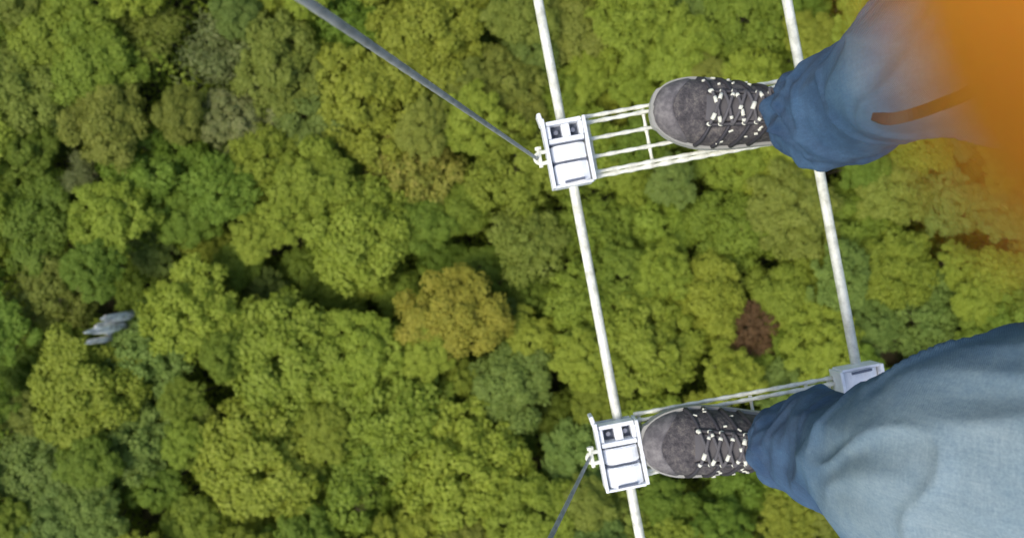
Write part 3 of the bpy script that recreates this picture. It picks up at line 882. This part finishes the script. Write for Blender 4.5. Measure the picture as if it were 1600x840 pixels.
# body (head, neck, trunk, arms, hands, shanks): one continuous skin surface
def body():
    c = Vector((0, 0, CZ))
    V, E, RR = [], [], []
    def v(p, r, par=None):
        V.append(tuple(p)); RR.append(r)
        if par is not None: E.append((par, len(V) - 1))
        return len(V) - 1
    pel = v((.68, -.005, DECK + .92), (.13, .10))
    ch = v((.67, 0, DECK + 1.15), (.13, .09), pel); ch2 = v((.66, 0, DECK + 1.33), (.14, .085), ch)
    nk = v((.64, 0, DECK + 1.46), .052, ch2); nk2 = v((.625, 0, DECK + 1.52), .05, nk)
    h1 = v((.605, 0, DECK + 1.57), (.066, .075), nk2); h2 = v((.60, 0, DECK + 1.64), (.078, .095), h1); v((.605, 0, DECK + 1.71), (.06, .07), h2)
    for k, s in ((0, 1), (1, -1)):
        hp = v(HIP[k], .085, pel); kn = v(LEG[k][4][0] + Vector((.01, 0, 0)), .055, hp)
        an = v(Vector((.455, (.256, -.288)[k], DECK + .12)), .026, kn)
        ft = v(Vector((.37, (.259, -.290)[k], DECK + .044)), .020, an)
    # left arm hanging slightly forward (person's left = -y)
    s1 = v((.67, -.17, DECK + 1.38), .055, ch2); e1 = v((.72, -.30, DECK + 1.12), .038, s1); w1 = v((.62, -.36, DECK + .90), .026, e1)
    pm = v((.60, -.37, DECK + .84), (.036, .018), w1)
    for i, a in enumerate((-.028, -.01, .009, .027)):
        k1 = v((.595 + a, -.372, DECK + .79), .0095, pm); k2 = v((.585 + a, -.368, DECK + .755), .0085, k1); v((.57 + a, -.358, DECK + .73), .0075, k2)
    t1 = v((.565, -.35, DECK + .83), .012, pm); v((.545, -.335, DECK + .80), .009, t1)
    # right arm reaching forward to the phone; index finger overlaps the lens corner
    s2 = v((.66, .17, DECK + 1.38), .055, ch2); e2 = v((.50, .27, CZ - .10), .040, s2)
    w2 = v(c + Vector((.19, .135, -.012)), .026, e2)
    p2 = v(c + Vector((.125, .095, -.016)), (.036, .017), w2)
    ik = v(c + Vector((.074, .074, -.022)), .0115, p2); ip = v(c + Vector((.032, .052, -.027)), .0105, ik)
    im = v(c + Vector((.0176, .024, -.0200)), .0104, ip); v(c + Vector(FT), .0106, im)
    for i, (ox, oy) in enumerate(((.012, -.018), (.026, -.032), (.040, -.044))):
        a = v(c + Vector((.080 + ox, .062 + oy, -.020)), .0105, p2); b = v(c + Vector((.052 + ox, .036 + oy, -.028)), .0092, a)
        v(c + Vector((.038 + ox * .8, .020 + oy, -.012)), .008, b)
    th = v(c + Vector((.112, .060, -.014)), .0125, p2); tt = v(c + Vector((.080, .030, -.010)), .0105, th); v(c + Vector((.056, .010, -.006)), .009, tt)
    me = bpy.data.meshes.new("body"); me.from_pydata(V, E, []); me.update()
    o = bpy.data.objects.new("body", me); COL.objects.link(o)
    sk = o.modifiers.new("skin", 'SKIN'); sk.use_smooth_shade = True
    for i, r in enumerate(RR):
        o.data.skin_vertices[0].data[i].radius = r if isinstance(r, tuple) else (r, r)
    o.data.skin_vertices[0].data[0].use_root = True
    ss = o.modifiers.new("sub", 'SUBSURF'); ss.levels = 3; ss.render_levels = 3
    me = evaluated(o); me.materials.clear(); me.materials.append(M['skin'])
    me.polygons.foreach_set("use_smooth", [True] * len(me.polygons))
    to_local(o)
    tag(o, "orange-lit fingertip blurred across the corner of the lens")
    # hair and face
    hb = bmesh.new(); bmesh.ops.create_uvsphere(hb, u_segments=28, v_segments=18, radius=1)
    for q in hb.verts: q.co = Vector((.617 + q.co.x * .088, q.co.y * .083, DECK + 1.672 + q.co.z * .072)) * 1
    to_local(bm_obj("hair", hb, M['hair'], smooth=True))
FT = (.0212, -.0015, -.0158)
body()

def jacket():
    bm = bmesh.new()
    b2 = bmesh.new()
    for cz, rx, ry, rz in ((1.02, .135, .18, .14), (1.17, .135, .185, .16), (1.32, .125, .19, .13)):
        bmesh.ops.create_uvsphere(b2, u_segments=28, v_segments=18, radius=1, matrix=Matrix.Translation((.67, 0, DECK + cz)) @ Matrix.Diagonal((rx, ry, rz, 1)))
    t = bpy.data.meshes.new("t"); b2.to_mesh(t); b2.free(); bm.from_mesh(t)
    tube(bm, [(.66, .12, DECK + 1.38), (.655, .19, DECK + 1.37), (.585, .235, DECK + 1.28), (.51, .27, CZ - .10), (.36, .205, CZ - .06), (.215, .15, CZ - .016)], [.07, .072, .062, .058, .05, .042], 20)
    tube(bm, [(.67, -.12, DECK + 1.38), (.675, -.19, DECK + 1.36), (.70, -.25, DECK + 1.24), (.72, -.30, DECK + 1.12), (.68, -.33, DECK + 1.02), (.63, -.355, DECK + .92)], [.07, .072, .062, .056, .05, .042], 20)
    tube(bm, [(.65, 0, DECK + 1.40), (.635, 0, DECK + 1.475)], [.085, .068], 24)
    o = bm_obj("jacket", bm, M['jacket'])
    m = o.modifiers.new("r", 'REMESH'); m.mode = 'VOXEL'; m.voxel_size = .009
    m = o.modifiers.new("s", 'SMOOTH'); m.factor = .5; m.iterations = 5
    me = evaluated(o)
    for q in me.vertices:
        q.co += q.normal * .006 * mnoise.noise(Vector((q.co.x * 10, q.co.y * 10, (q.co.z - DECK) * 22)))
    me.polygons.foreach_set("use_smooth", [True] * len(me.polygons))
    to_local(o)
jacket()

# brown strap dangling over the upper knee
def strap():
    pts = spline([P(1362, 182, .64), P(1392, 186, .635), P(1435, 176, .62), P(1490, 156, .585), P(1600, 120, .50), (.46, .12, CZ - .42), (.56, .08, CZ - .28)], 6)
    fr = frames([Vector(p) for p in pts]); bm = bmesh.new(); prev = None
    for i, (p, a, b, t) in enumerate(fr):
        w = .0052 if i > 3 else .0030 + .0006 * i; h = .0012
        side = t.cross(Vector((0, 0, 1))).normalized(); upv = side.cross(t)
        ring = [bm.verts.new(p + side * sx * w + upv * sy * h) for sx, sy in ((-1, -1), (1, -1), (1, 1), (-1, 1))]
        if prev:
            for k in range(4): bm.faces.new((prev[k], prev[(k + 1) % 4], ring[(k + 1) % 4], ring[k]))
        else: bm.faces.new(ring[::-1])
        prev = ring
    bm.faces.new(prev)
    o = bm_obj("strap", bm, M['leather'], smooth=False); to_local(o); tag(o, "brown strap end dangling over the upper knee")
    b = bmesh.new(); box(b, P(1388, 160, .585), (.011, .006, .003), .001); k = bm_obj("highlight_tab", b, M['bolt'])  # small tab added as the pale highlight above the strap
    k.parent = o; k.matrix_parent_inverse = Matrix.Translation(person.location).inverted()
strap()

# unseen handset above the lens plane, its edge placed to shade the index fingertip
def unseen_phone():
    root = empty("unseen_phone", Vector((-.0668, -.0370, CZ + .0054)))
    tag(root, "unseen black handset above the lens, placed to shade the fingertip", "unseen_phone")
    bm = bmesh.new(); box(bm, (0, 0, 0), (.148, .074, .008), .003); bm_obj("case", bm, M['unseen_phone'], root)
    bm = bmesh.new(); bmesh.ops.create_cone(bm, cap_ends=False, segments=32, radius1=.0016, radius2=.0018, depth=.0006, matrix=Matrix.Translation((.0668, .0352, -.0042)))
    bm_obj("lens_ring", bm, M['bolt'], root)
unseen_phone()
